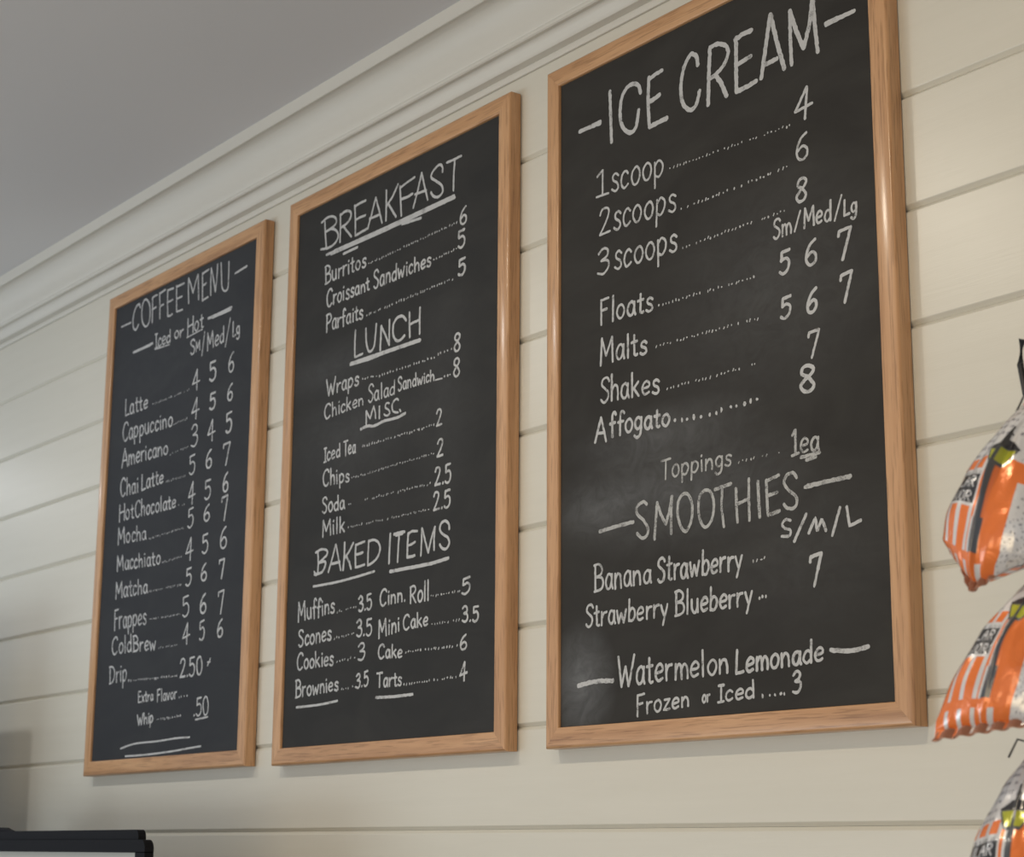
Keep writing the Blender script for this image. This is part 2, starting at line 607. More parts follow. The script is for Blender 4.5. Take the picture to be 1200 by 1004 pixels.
ROWS = [
[0,"COFFEE MENU",[["S",3.6,[[0,52.4,860.1,93.3,859.7],[1,131.1,881.1,125.1,889.5,113.0,886.5,104.3,874.4,102.1,858.4,107.7,844.3,118.2,840.3,127.3,848.1],[1,153.2,892.3,141.9,886.8,138.9,868.8,144.6,848.8,159.3,836.7,172.4,842.6,175.3,860.4,169.2,880.4,153.2,892.3],[0,182.0,889.0,184.5,865.2,186.5,838.3],[0,182.1,887.8,191.6,890.2,202.3,889.3],[0,184.5,865.2,199.0,866.5],[0,210.8,891.4,214.5,865.2,217.2,839.3],[0,211.0,889.0,222.9,890.8,234.7,892.1],[0,216.2,862.5,223.2,864.3,230.4,864.2],[0,244.5,889.1,246.0,864.7,249.9,836.5],[0,244.6,887.9,256.4,887.8,267.4,887.0],[0,247.0,864.5,256.4,864.5,266.8,864.8],[0,249.9,836.5,259.4,835.4,267.7,836.9],[0,279.8,888.5,282.4,863.0,284.9,837.5],[0,280.1,886.2,294.0,886.2,310.2,886.1],[0,283.8,862.6,294.0,862.5,303.3,862.5],[0,284.9,837.5,296.6,836.4,308.1,836.2],[0,331.8,842.3,328.0,867.9,327.1,891.7],[0,327.1,891.7,338.8,874.2,347.0,858.8],[0,347.0,858.8,354.6,874.9,363.6,889.4],[0,363.6,889.4,366.7,865.3,369.9,840.5],[0,380.2,888.7,382.7,861.4,385.1,834.7],[0,380.4,886.4,391.4,888.1,403.7,889.0],[0,383.8,863.3,391.3,864.2,397.0,865.0],[0,385.1,834.7,396.0,836.1,407.0,836.8],[0,415.7,838.0,413.5,862.7,413.4,889.3],[0,413.4,889.3,424.3,864.5,432.9,840.5],[0,432.9,840.5,436.5,863.7,437.3,891.0],[1,450.3,889.9,453.6,866.1,457.3,843.4,468.0,833.2,479.3,835.9,480.7,859.4,479.5,884.7],[0,504.2,856.8,545.6,860.0]]]]],
[0,"Iced or Hot",[["S",4.6,[[0,110.7,796.2,152.9,796.1,191.9,796.9],[0,120.7,796.0,182.3,795.5],[0,410.6,795.9,456.1,795.9,496.4,796.9],[0,426.1,794.1,494.6,793.5]]],["T","Iced",3.2,202.9,784.2,267.0,783.4,264.6,807.6,199.8,813.5],["S",2.4,[[0,203.1,782.6,262.7,779.3],[0,330.7,777.6,390.0,780.4]]],["T","or",3.2,280.8,785.6,317.8,784.2,315.7,805.8,278.6,807.4],["T","Hot",3.2,331.8,780.0,394.1,783.8,391.8,809.6,328.8,811.8]]],
[0,"Sm/Med/Lg",[["T","S",3.2,347.7,741.7,367.0,741.1,364.5,768.0,345.1,768.7],["T","M",2.6,368.1,743.1,385.9,742.8,384.2,761.7,366.4,762.1],["T","/",2.6,391.5,729.9,406.3,731.1,402.7,772.1,387.8,771.0],["T","Med",3.2,411.2,735.5,473.7,739.3,471.3,767.7,408.1,769.8],["T","/",2.6,477.1,728.5,498.8,730.7,495.0,777.3,473.2,775.4],["T","Lg",3.2,503.0,741.0,530.4,741.4,528.5,766.1,500.7,769.2]]],
[0,"Latte 4 5 6",[["T","Latte",3.2,88.8,674.5,185.3,673.5,182.4,699.9,84.9,707.3],["D",2.2,199.7,676.2,349.3,676.5],["T","4",3.2,360.2,674.4,390.6,672.7,387.5,706.7,356.9,708.6],["T","5",4,425.8,677.0,452.5,675.6,449.6,709.8,422.7,711.4],["T","6",3.6,492.7,679.0,514.5,678.5,511.7,712.3,489.9,713.0]]],
[0,"Cappuccino 4 5 6",[["T","Cappuccino",3.2,84.7,625.3,290.7,620.5,287.9,647.7,80.3,662.3],["D",2.2,295.4,623.2,346.0,623.5],["T","4",3.2,361.8,620.7,393.1,619.6,389.7,656.4,358.3,657.7],["T","5",4,430.4,624.4,453.7,623.5,451.1,654.4,427.7,655.4],["T","6",3.6,493.3,627.5,514.1,626.9,511.7,656.9,490.8,657.6]]],
[0,"Americano 3 4 5",[["T","Americano",3.2,86.9,574.9,278.2,570.4,275.5,596.9,82.7,610.2],["D",2.2,287.4,568.4,354.5,570.5],["T","3",3.2,364.5,566.5,391.7,567.7,388.1,606.6,360.8,605.6],["T","4",3.2,426.0,568.8,455.3,568.3,452.2,604.3,422.8,605.0],["T","5",4,493.9,570.6,517.3,571.1,514.5,605.4,491.0,605.1]]],
[0,"Chai Latte 5 6 7",[["T","Chai",3.2,88.2,518.4,165.0,516.1,161.4,548.1,84.3,551.0],["T","Latte",3.2,176.4,516.8,265.9,519.5,263.5,543.0,173.1,546.7],["D",2.2,274.5,518.6,348.3,518.9],["T","5",3.2,364.4,517.1,388.3,517.3,385.0,552.3,361.0,552.4],["T","6",3.6,424.3,519.1,448.9,519.0,446.2,550.2,421.5,550.4],["T","7",3.6,488.3,513.4,516.1,513.4,513.1,550.8,485.1,551.1]]],
[0,"Hot Chocolate 4 5 6",[["T","Hot",3.2,88.4,470.7,151.3,469.4,148.1,497.6,84.6,502.5],["T","Chocolate",3.2,155.6,468.8,319.5,465.2,317.1,489.3,152.0,500.1],["D",2.2,327.1,467.9,350.0,466.2],["T","4",3.2,363.6,465.4,391.7,464.8,388.3,501.4,360.0,502.3],["T","5",3.2,426.0,464.3,450.5,464.1,447.5,498.4,422.9,498.8],["T","6",3.6,491.3,466.6,512.3,467.3,509.6,499.9,488.5,499.5]]],
[0,"Mocha 5 6 7",[["T","Mocha",3.2,88.3,426.5,207.6,422.6,204.8,447.8,84.4,459.1],["D",2.2,218.0,421.2,349.3,423.8],["T","5",3.2,367.8,420.9,391.0,421.7,387.8,456.2,364.5,455.6],["T","6",3.6,424.9,424.3,449.4,424.4,446.8,453.9,422.3,454.0],["T","7",3.6,492.9,415.8,516.4,417.0,513.0,458.3,489.4,457.3]]],
[0,"Macchiato 4 5 6",[["T","Macchiato",3.2,90.6,376.4,269.1,369.0,266.5,393.6,87.0,406.3],["D",2.2,273.9,370.7,346.1,372.9],["T","4",3.2,363.5,366.3,394.3,365.9,390.8,403.6,359.8,404.2],["T","5",3.2,426.7,368.7,450.6,369.2,447.6,402.9,423.6,402.7],["T","6",3.6,489.2,368.8,515.9,369.9,512.9,405.4,486.2,404.5]]],
[0,"Matcha 5 6 7",[["T","Matcha",3.2,90.2,324.5,223.7,321.3,220.9,347.2,86.4,356.3],["D",2.2,232.0,323.0,351.6,322.6],["T","5",3.2,369.0,318.4,391.8,319.1,388.8,350.8,365.9,350.3],["T","6",3.6,424.4,319.7,447.9,320.8,445.2,351.1,421.6,350.1],["T","7",3.6,491.3,317.1,512.1,317.4,509.5,349.2,488.6,349.1]]],
[0,"Frappes 5 6 7",[["T","Frappes",3.2,91.3,266.1,224.1,265.5,220.8,296.0,86.8,303.2],["D",2.2,237.5,272.4,352.3,270.1],["T","5",3.2,363.9,264.8,390.3,265.8,386.8,302.5,360.4,301.7],["T","6",3.8,426.6,262.8,452.1,264.0,449.2,297.1,423.5,296.0],["T","7",3.6,492.4,256.1,515.5,256.9,512.2,295.9,489.0,295.3]]],
[0,"Cold Brew 4 5 6",[["T","Cold",3.2,87.9,220.0,171.9,219.2,168.4,249.5,84.1,250.8],["T","Brew",3.2,175.9,218.3,267.9,215.2,265.3,239.8,172.5,247.8],["D",2.2,279.6,218.0,345.0,217.3],["T","4",3.2,365.5,217.3,394.7,219.0,391.7,251.2,362.3,249.7],["T","5",3.2,429.4,217.7,449.3,219.4,446.4,252.3,426.4,250.7],["T","6",3.6,491.6,216.9,513.3,218.6,510.8,248.9,488.9,247.3]]],
[0,"Drip 2.50 *",[["T","Drip",3.2,84.1,166.5,157.2,167.8,153.4,199.8,80.1,199.1],["D",3,164.8,166.8,352.5,163.1],["T","2.50",3.4,363.0,158.8,446.3,158.7,443.5,190.3,359.8,191.0],["T","*",2.6,461.4,170.8,474.4,171.9,473.2,185.5,460.2,184.4]]],
[0,"Extra Flavor...",[["T","Extra",2.8,206.8,125.4,267.3,125.8,265.6,142.2,204.5,145.8],["T","Flavor",2.8,281.0,122.2,356.4,123.7,354.5,142.5,278.9,142.9],["D",3.2,363.1,125.5,393.4,126.1]]],
[0,"Whip .50",[["T","Whip",3.2,208.0,84.4,271.5,87.2,269.4,106.2,205.8,103.8],["D",2.8,284.4,90.8,373.1,92.6],["T",".50",3.2,419.1,89.6,475.1,89.3,472.4,120.3,416.2,121.0],["S",3,[[0,427.7,83.5,471.1,86.0]]]]],
[0,"two underlines",[["S",2.8,[[1,144.9,45.9,202.8,52.4,289.3,53.1,363.2,55.3,410.4,54.7]]],["S",3.3,[[1,165.7,31.5,253.7,31.4,347.1,33.5,401.1,36.0,451.6,38.1]]]]],
[1,"BREAKFAST",[["S",4,[[0,107.7,873.6,110.5,851.9,115.2,826.4],[1,97.9,875.1,116.6,879.3,135.4,875.3,144.2,866.0,136.3,858.9,110.3,855.5],[1,110.3,855.5,130.3,855.9,147.2,846.7,149.9,834.6,135.9,826.8,115.3,825.7],[0,98.4,829.2,115.2,826.4],[0,156.0,874.2,157.2,850.9,157.2,825.8],[1,156.1,871.9,170.2,874.9,184.6,870.5,187.8,862.0,177.3,853.5,159.3,850.4],[0,165.3,851.0,178.1,838.5,190.7,826.5],[0,198.3,877.4,201.4,852.6,202.7,825.1],[0,198.4,875.0,214.3,876.3,230.9,876.1],[0,201.5,851.5,215.4,852.2,231.2,851.2],[0,202.7,825.1,218.5,826.5,235.3,827.6],[0,238.1,826.9,248.8,848.6,259.5,873.0],[0,259.5,873.0,270.0,849.4,279.4,825.7],[0,243.3,842.3,258.8,841.4,274.2,841.6],[0,290.0,876.1,290.9,852.5,290.8,826.0],[0,322.1,876.9,307.7,861.1,291.8,850.1],[0,294.7,853.7,306.6,839.3,318.3,825.0],[0,327.9,871.9,330.6,848.0,333.3,822.0],[0,329.8,869.1,348.3,872.6,368.4,874.8],[0,332.4,849.7,349.1,848.2,363.7,849.5],[0,365.2,826.3,376.4,850.2,386.5,876.7],[0,386.5,876.7,394.4,853.7,404.1,828.3],[0,369.3,846.8,383.8,845.9,400.0,844.5],[1,442.1,861.3,441.9,868.9,434.7,875.3,420.6,871.9,412.0,862.6,424.7,852.5,440.8,840.3,442.9,829.0,430.7,825.0,418.2,830.7,412.7,837.7],[0,452.9,873.0,471.3,872.2,490.2,872.4],[0,473.1,871.2,470.8,848.5,470.7,824.2]]],["S",4.2,[[0,115.8,815.4,177.2,814.2],[0,130.5,812.6,283.1,810.4,476.1,811.5],[0,138.5,815.8,290.5,814.6,474.3,815.0],[0,136.6,812.8,252.4,810.8,429.3,813.7],[0,167.7,803.7,209.6,804.1],[0,335.7,808.3,386.9,804.1]]]]],
[1,"Burritos 6",[["T","Burritos",3.2,114.1,766.0,236.6,766.1,235.6,788.9,112.5,796.3],["D",2.4,242.7,767.8,479.7,772.0],["T","6",3.6,487.4,765.1,506.6,765.0,506.1,791.8,486.8,791.9]]],
[1,"Croissant Sandwiches 5",[["T","Croissant",3.2,120.7,725.4,248.7,724.5,247.8,746.0,119.2,754.5],["T","Sandwiches",3.2,259.1,722.8,416.2,721.8,415.6,742.7,257.8,751.7],["D",2.6,423.5,729.6,480.6,731.3],["T","5",4,484.7,730.4,503.9,729.6,503.4,755.5,484.2,756.5]]],
[1,"Parfaits 5",[["T","Parfaits",3.2,121.7,683.6,231.9,682.6,230.9,705.2,120.1,712.4],["D",2.6,242.1,685.0,470.7,687.3],["T","5",3.8,486.2,688.3,505.6,687.9,505.1,713.2,485.7,713.8]]],
[1,"LUNCH",[["S",4,[[0,209.6,667.2,209.0,645.6,210.0,623.4,232.3,624.2],[1,240.3,663.5,242.0,642.9,247.6,627.5,255.5,623.0,264.9,629.3,268.0,646.0,269.9,664.1],[0,282.4,619.0,283.5,638.2,283.9,657.7],[0,283.9,657.7,296.7,639.7,307.4,622.3],[0,307.4,622.3,307.1,641.7,307.1,662.2],[1,351.8,651.0,342.4,660.0,327.6,660.8,317.5,652.3,317.3,637.3,325.1,625.9,336.3,623.5,349.0,628.2],[0,360.6,661.8,361.2,642.5,363.0,622.0],[0,388.7,662.7,388.2,642.8,389.2,621.9],[0,361.9,642.3,375.6,643.5,389.3,643.6]]],["S",5.5,[[0,197.4,614.5,254.1,612.0,299.6,613.2,391.0,611.7]]],["S",4,[[0,199.3,615.9,299.5,614.3,389.1,613.1]]]]],
[1,"Wraps 8",[["T","Wraps",3.2,128.9,575.3,224.7,576.6,223.7,598.6,127.5,602.0],["D",2.8,234.1,583.9,272.6,580.1],["D",2.8,282.1,579.2,427.2,577.5],["D",2.8,437.5,580.3,470.1,581.2],["T","8",3.2,477.0,575.2,493.8,575.1,493.3,601.2,476.4,601.5]]],
[1,"Chicken Salad Sandwich 8",[["T","Chicken",2.8,124.7,539.4,239.8,541.6,239.0,560.1,123.4,563.7],["T","Salad",2.8,251.3,542.2,326.4,541.3,325.6,562.6,250.1,570.1],["T","Sandwich",2.8,333.6,544.6,429.8,542.7,429.4,558.9,332.8,566.3],["S",2,[[0,431.6,542.4,448.8,541.6]]],["D",2.8,455.6,543.3,469.3,543.0],["T","8",3.2,476.2,537.8,493.6,537.7,493.1,563.1,475.6,563.3]]],
[1,"MISC.",[["S",3.2,[[0,247.8,507.4,247.3,520.4,246.8,530.2],[0,246.8,530.2,254.1,521.3,258.9,516.1],[0,258.9,516.1,263.4,526.0,268.1,533.7],[0,268.1,533.7,273.1,522.1,274.2,513.4],[0,284.0,530.7,284.8,511.4],[1,310.2,530.5,302.7,531.9,299.9,525.6,308.7,520.8,312.6,514.8,305.3,511.9,297.0,515.6],[1,335.2,530.6,330.3,533.6,321.3,530.1,318.6,522.1,323.7,514.5,335.9,511.6],[0,339.4,515.1,342.4,511.8]]],["S",4,[[1,231.9,503.8,251.0,505.8,270.1,502.4,296.3,505.1,318.5,504.3,336.9,504.1,354.9,507.0]]]]],
[1,"Iced Tea 2",[["T","Iced",2.9,126.5,468.9,175.6,470.6,174.5,491.3,125.3,492.0],["T","Tea",2.9,185.5,469.0,219.6,469.7,218.7,490.2,184.2,494.6],["D",2.6,239.3,475.6,430.8,475.4],["T","2",3.2,436.1,471.8,451.3,472.1,450.7,496.3,435.4,496.2]]],
[1,"Chips 2",[["T","Chips",3.2,125.8,430.5,205.1,426.7,204.1,447.1,124.4,456.3],["D",2.1,210.7,430.8,430.3,433.3],["T","2",3.6,438.3,425.9,455.2,425.9,454.6,452.0,437.6,452.1]]],
[1,"Soda 2.5",[["T","Soda",3.2,126.1,387.2,192.7,385.3,191.7,406.7,124.7,413.3],["D",2.2,202.9,390.2,224.1,389.2],["D",2.1,250.6,391.1,421.2,389.5],["T","2.5",3.6,434.0,384.6,476.2,384.7,475.6,411.3,433.2,411.6]]],
[1,"Milk 2.5",[["T","Milk",3.2,128.2,349.7,195.2,349.5,194.1,372.8,126.7,376.7],["D",2.1,204.6,354.5,418.9,351.7],["T","2.5",3.6,431.5,348.9,475.1,348.1,474.5,373.6,430.8,374.8]]],
[1,"BAKED ITEMS",[["S",3.9,[[0,116.1,328.1,119.0,310.7,118.1,291.6],[1,110.1,326.7,128.0,329.9,144.2,325.7,142.6,318.5,121.1,309.3],[1,121.1,309.3,139.1,309.4,139.5,301.9,130.0,293.4,108.0,292.3],[0,107.7,297.0,114.1,290.3],[0,150.0,291.2,160.8,312.1,169.5,332.1],[0,169.5,332.1,177.2,312.2,185.3,290.3],[0,155.3,303.2,169.1,303.1,182.7,303.6],[0,194.9,332.1,195.1,312.1,192.3,289.5],[0,220.0,328.3,209.1,316.7,196.0,307.8],[0,201.8,309.2,209.9,299.9,215.4,288.9],[0,226.6,324.9,225.9,308.4,227.5,289.6],[0,226.7,323.9,239.1,325.4,251.5,326.4],[0,228.5,309.1,237.9,309.4,247.3,310.4],[0,227.5,289.6,240.7,290.1,253.0,291.1],[0,263.4,326.5,262.4,308.1,262.1,288.6],[1,261.7,324.7,274.6,326.1,287.7,321.3,294.3,311.3,288.6,298.8,276.0,292.1,262.1,289.1],[0,321.2,329.3,319.9,307.1,319.3,285.0],[0,331.0,327.0,345.3,327.7,359.5,327.3],[0,336.5,324.8,354.3,325.3],[0,345.3,327.1,343.6,306.2,342.6,284.3],[0,368.4,324.1,367.2,307.3,366.8,288.4],[0,368.4,323.1,378.8,325.7,392.1,324.0],[0,368.3,305.5,379.5,306.7,387.0,308.7],[0,366.8,288.4,376.6,288.2,387.0,288.9],[0,402.6,286.6,403.7,306.6,404.1,326.4],[0,404.1,326.4,412.2,307.5,420.6,288.8],[0,420.6,288.8,427.6,307.5,436.6,324.4],[0,436.6,324.4,435.0,308.5,435.4,290.9],[1,472.5,316.3,470.7,324.3,462.2,329.4,452.3,326.8,449.2,318.4,457.7,310.5,469.5,304.1,473.0,295.9,466.5,289.0,456.6,290.2,449.7,296.9]]],["S",3.8,[[1,106.2,273.7,170.6,273.1,232.0,275.0,280.3,277.8]]],["S",5.5,[[1,322.3,272.6,377.1,272.3,428.5,272.2,471.2,274.9]]]]],
[1,"Muffins 3.5",[["T","Muffins",3.2,62.5,222.4,172.3,227.3,171.1,250.6,60.6,253.1],["D",2.2,177.0,226.8,230.1,229.9],["T","3.5",3.2,238.7,221.4,276.8,222.1,275.9,244.7,237.6,244.2]]],
[1,"Scones 3.5",[["T","Scones",3.2,66.9,182.0,165.0,186.0,163.8,208.2,65.3,208.7],["D",2.2,172.9,187.1,227.4,189.8],["T","3.5",3.2,234.5,183.1,278.5,182.9,277.4,207.4,233.4,207.8]]],
[1,"Cookies 3",[["T","Cookies",3.2,64.2,146.4,173.1,146.5,172.0,168.5,62.6,171.3],["D",2.2,183.2,151.4,232.7,152.6],["T","3",3.2,239.3,147.2,259.9,149.3,258.8,174.9,238.1,173.0]]],
[1,"Brownies 3.5",[["T","Brownies",3.2,61.9,103.2,189.1,107.3,188.1,127.6,60.2,129.3],["D",2.2,196.9,107.8,234.7,109.8],["T","3.5",3.2,236.7,106.7,271.4,108.6,270.5,130.3,235.7,128.7],["S",3.2,[[1,65.8,88.2,134.7,88.4,186.2,91.3]]]]],
[1,"Cinn. Roll 5",[["T","Cinn.",3.2,296.6,224.3,365.6,224.6,364.9,245.0,295.7,247.5],["T","Roll",3.2,375.8,220.2,425.5,219.9,424.7,247.7,375.0,244.1],["D",2.2,428.6,225.9,500.5,224.7],["T","5",3.2,503.7,219.3,525.7,221.1,525.3,244.0,503.2,242.3]]],
[1,"Mini Cake 3.5",[["T","Mini",3.2,295.0,176.2,351.8,182.5,351.0,204.1,293.9,203.4],["T","Cake",3.2,360.2,183.0,423.7,184.3,423.1,203.1,359.5,204.4],["D",2.2,433.8,184.6,497.4,184.5],["T","3.5",3.2,506.1,181.4,545.6,178.9,545.2,200.3,505.6,203.1]]],
[1,"Cake 6",[["T","Cake",3.2,295.4,146.5,359.9,143.5,359.2,162.4,294.6,166.3],["D",2.5,366.8,150.5,496.2,149.7],["T","6",3.2,501.5,141.6,519.6,142.9,519.2,162.1,501.1,160.9]]],
[1,"Tarts 4",[["T","Tarts",3.2,293.6,104.5,360.0,103.5,359.4,122.3,292.7,126.1],["D",2.5,366.3,104.0,491.4,106.6],["T","4",3.2,501.2,101.0,520.4,102.4,519.9,126.0,500.7,124.7],["S",4,[[0,292.0,89.8,341.5,88.3,387.6,88.7]]]]],
[2,"ICE CREAM",[["S",6,[[0,130.5,861.9,133.4,788.9],[1,192.4,838.8,187.7,851.5,173.3,857.1,158.6,850.1,152.1,833.4,153.3,809.2,167.7,791.7,182.2,793.2,188.7,816.4],[0,209.3,855.0,206.9,822.2,209.2,786.3],[0,209.2,851.7,223.5,855.2,235.2,855.5],[0,211.1,820.8,220.6,821.7,230.0,823.9],[0,209.2,786.3,227.0,787.3,243.3,787.7],[1,301.9,839.7,299.1,853.1,288.0,858.4,275.0,842.5,269.9,817.8,274.0,796.7,286.4,784.5,297.6,787.4,304.7,804.5],[0,324.5,856.2,321.8,819.8,319.5,780.2],[1,324.4,854.6,336.7,855.8,351.7,848.8,357.1,838.2,351.1,825.8,337.9,817.5,324.7,813.9],[0,333.5,815.8,344.0,801.0,352.9,781.0],[0,371.2,852.4,370.2,819.1,369.9,781.0],[0,369.0,850.0,383.9,852.6,398.6,852.1],[0,372.2,815.9,382.8,817.3,396.3,818.9],[0,369.9,781.0,386.0,781.4,404.8,783.5],[0,413.0,783.8,420.2,814.3,430.8,860.8],[0,430.8,860.8,440.8,819.5,451.6,783.0],[0,415.6,799.5,427.9,799.6,440.1,800.4],[0,463.6,784.1,462.8,817.8,463.3,853.4],[0,463.3,853.4,473.0,823.4,483.8,797.9],[0,483.8,797.9,494.7,824.7,500.5,854.9],[0,500.5,854.9,502.3,821.9,505.9,785.5]]],["S",5,[[0,66.3,824.7,85.9,824.5,111.2,825.0],[0,73.0,825.0,111.2,822.6],[0,520.1,813.8,542.2,814.8,564.7,815.4],[0,519.4,816.2,562.8,815.2]]]]],
[2,"1scoop 4",[["T","1",3.2,101.6,720.4,126.8,718.6,127.1,752.7,101.8,754.8],["T","scoop",3.2,131.5,719.8,236.7,711.5,237.3,748.1,131.8,760.3],["D",2,247.4,718.5,458.2,709.2],["T","4",3.6,463.4,712.9,494.3,712.2,495.8,747.9,464.7,749.1]]],
[2,"2scoops 6",[["T","2",3.2,106.0,665.8,131.0,665.5,131.3,701.0,106.3,701.6],["T","scoops",3.2,135.7,665.3,258.7,659.6,259.4,694.0,136.0,703.3],["D",2.4,266.5,658.4,450.7,659.1],["T","6",3.2,465.5,662.1,487.6,660.9,488.8,692.5,466.7,693.9]]],
[2,"3scoops 8",[["T","3",3.2,101.6,611.4,127.5,611.9,127.8,647.4,101.8,647.2],["T","scoops",3.2,136.7,610.6,260.5,605.7,261.2,639.3,137.1,648.6],["D",2.1,270.2,607.0,444.6,606.8],["T","8",3.6,462.7,611.1,481.7,611.2,482.7,638.1,463.8,638.1]]],
[2,"Sm/Med/Lg",[["T","Sm",3,425.3,576.0,456.7,576.8,457.5,598.3,426.2,600.2],["T","/",2.6,459.9,577.1,471.3,577.0,472.2,600.3,460.8,600.4],["T","Med",3,474.8,577.0,518.7,574.9,519.7,597.7,475.8,601.4],["T","/",2.6,522.4,573.0,535.3,573.3,536.5,601.8,523.7,601.7],["T","Lg",3,536.8,574.4,557.6,574.2,558.5,593.2,537.7,593.6]]],
[2,"Floats 5 6 7",[["T","Floats",3.5,107.9,543.3,212.6,539.9,213.0,566.4,108.1,576.8],["D",2.2,224.3,543.3,392.9,538.0],["T","5",3.8,433.8,530.5,451.8,530.5,452.8,557.9,434.8,558.0],["T","6",3.8,475.4,530.6,495.5,530.0,496.7,559.2,476.5,560.1],["T","7",3.8,525.5,523.2,547.1,522.7,548.7,557.7,527.1,558.5]]],
[2,"Malts 5 6 7",[["T","Malts",3.5,107.5,488.8,201.1,486.1,201.5,512.4,107.8,524.5],["D",2.2,217.8,490.6,397.5,486.1],["T","5",3.8,433.9,476.6,451.8,477.0,452.7,502.0,434.8,501.7],["T","6",3.8,475.1,473.1,493.2,474.8,494.3,502.3,476.1,500.8],["T","7",3.8,527.1,472.7,546.7,473.9,548.2,506.5,528.5,505.6]]],
[2,"Shakes 7",[["T","Shakes",3.5,107.2,437.8,223.8,430.2,224.3,457.8,107.4,472.2],["D",2.2,237.0,432.4,391.0,431.8],["T","7",3.4,474.9,421.0,493.7,420.9,494.9,450.9,476.1,451.3]]],
[2,"Affogato 8",[["T","A",3.9,97.5,387.9,121.1,385.8,121.3,418.3,97.7,420.6],["T","ffogato",3.9,127.4,392.1,241.3,385.0,241.8,408.1,127.6,421.1],["D",4.2,249.9,388.9,295.2,385.4],["D",4.2,311.6,385.8,394.3,389.1],["T","8",4.6,460.8,383.9,486.6,381.7,487.8,411.3,461.9,413.8]]],
[2,"Toppings 1ea",[["T","Toppings",2.8,223.0,318.9,348.5,317.8,349.1,338.7,223.4,343.7],["D",1.9,360.0,320.0,433.0,318.9],["T","1",3.4,445.4,313.0,456.8,313.9,458.0,342.8,446.5,342.0],["T","ea",3.2,459.4,314.1,489.7,311.8,490.8,338.0,460.4,340.5],["S",4,[[0,459.9,308.4,489.6,309.4],[0,468.5,304.0,483.5,305.2]]]]],
[2,"SMOOTHIES",[["S",4.2,[[1,196.6,292.4,189.8,296.4,178.3,291.9,178.2,282.8,189.5,273.6,198.4,261.8,196.0,253.0,186.9,251.1,177.9,258.4],[0,210.2,246.6,213.3,270.3,215.9,291.7],[0,215.9,291.7,223.2,275.0,231.8,262.4],[0,231.8,262.4,238.7,278.8,243.4,295.6],[0,243.4,295.6,241.6,272.4,241.2,249.2],[1,265.2,295.9,255.0,288.5,253.0,270.9,260.0,253.6,268.5,249.5,277.3,261.6,279.0,279.1,273.7,291.7,265.2,295.9],[1,301.4,294.1,291.9,287.5,290.2,268.6,296.2,253.1,304.5,249.7,313.9,259.5,316.9,276.6,311.8,290.5,301.4,294.1],[0,318.9,292.4,332.7,294.1,347.0,295.4],[0,331.8,293.3,329.9,268.9,333.4,245.8],[0,355.0,288.4,355.2,268.2,356.6,247.9],[0,376.2,296.7,375.5,273.9,375.8,247.6],[0,355.2,269.6,364.6,271.1,375.4,273.3],[0,391.1,291.5,391.7,271.5,392.9,248.6],[0,404.9,290.8,405.3,269.5,406.2,249.6],[0,404.8,289.4,414.6,291.3,425.5,293.3],[0,406.2,272.2,414.0,273.0,421.8,274.1],[0,406.2,249.6,415.2,250.6,424.8,252.1],[1,452.8,286.2,447.3,292.7,437.8,291.4,432.9,283.7,439.0,274.4,450.1,265.7,452.4,257.1,445.8,251.6,436.4,253.8,432.0,258.6]]],["S",4.5,[[0,105.4,270.0,136.3,272.2,171.2,273.6],[0,465.4,273.2,500.5,274.7,534.7,275.4],[0,469.2,274.5,532.9,274.6]]]]],
[2,"S/M/L",[["S",3.6,[[1,441.5,238.6,434.0,240.7,428.1,236.0,432.5,230.7,441.1,227.6,439.0,221.5,426.8,222.2],[0,466.1,242.7,446.2,213.7],[0,468.9,220.3,479.9,236.7,481.8,220.6,489.7,234.0,495.3,219.6],[0,517.2,242.9,504.4,213.0],[0,527.2,242.3,530.4,220.3,547.5,224.7]]]]],
[2,"Banana Strawberry 7",[["T","Banana",3.4,93.8,193.5,203.8,194.1,204.2,220.8,94.0,228.1],["T","Strawberry",3.4,214.6,192.9,363.4,192.6,364.2,218.6,215.1,223.3],["D",2.5,371.3,199.0,400.0,201.1],["T","7",4,468.2,160.0,487.7,161.8,489.2,195.6,469.5,194.0]]],
[2,"Strawberry Blueberry",[["T","Strawberry",3.4,76.3,150.3,233.8,149.5,234.3,174.5,76.4,177.9],["T","Blueberry",3.4,245.6,149.2,378.2,149.3,378.9,173.6,246.1,177.5],["D",2.8,389.0,155.5,399.6,156.6]]],
[2,"Watermelon Lemonade",[["S",5,[[1,61.6,77.2,94.6,80.5,130.4,79.1],[1,496.5,87.8,525.5,84.6,551.2,87.2]]],["T","Watermelon",3.6,139.1,70.6,337.0,74.6,337.8,101.1,139.4,107.9],["T","Lemonade",3.6,347.5,71.8,485.8,77.5,486.8,101.2,348.3,98.8]]],
[2,"Frozen or Iced 3",[["T","Frozen",3,173.3,34.0,269.7,40.3,270.1,58.8,173.6,58.1],["T","or",2.6,290.9,42.6,304.9,43.6,305.2,57.8,291.3,56.9],["T","Iced",3,317.8,41.9,379.1,43.8,379.7,62.3,318.3,60.8],["D",3.2,392.2,44.2,426.3,45.0],["T","3",3.2,436.9,43.5,451.1,45.4,451.9,68.4,437.8,66.6]]],
]

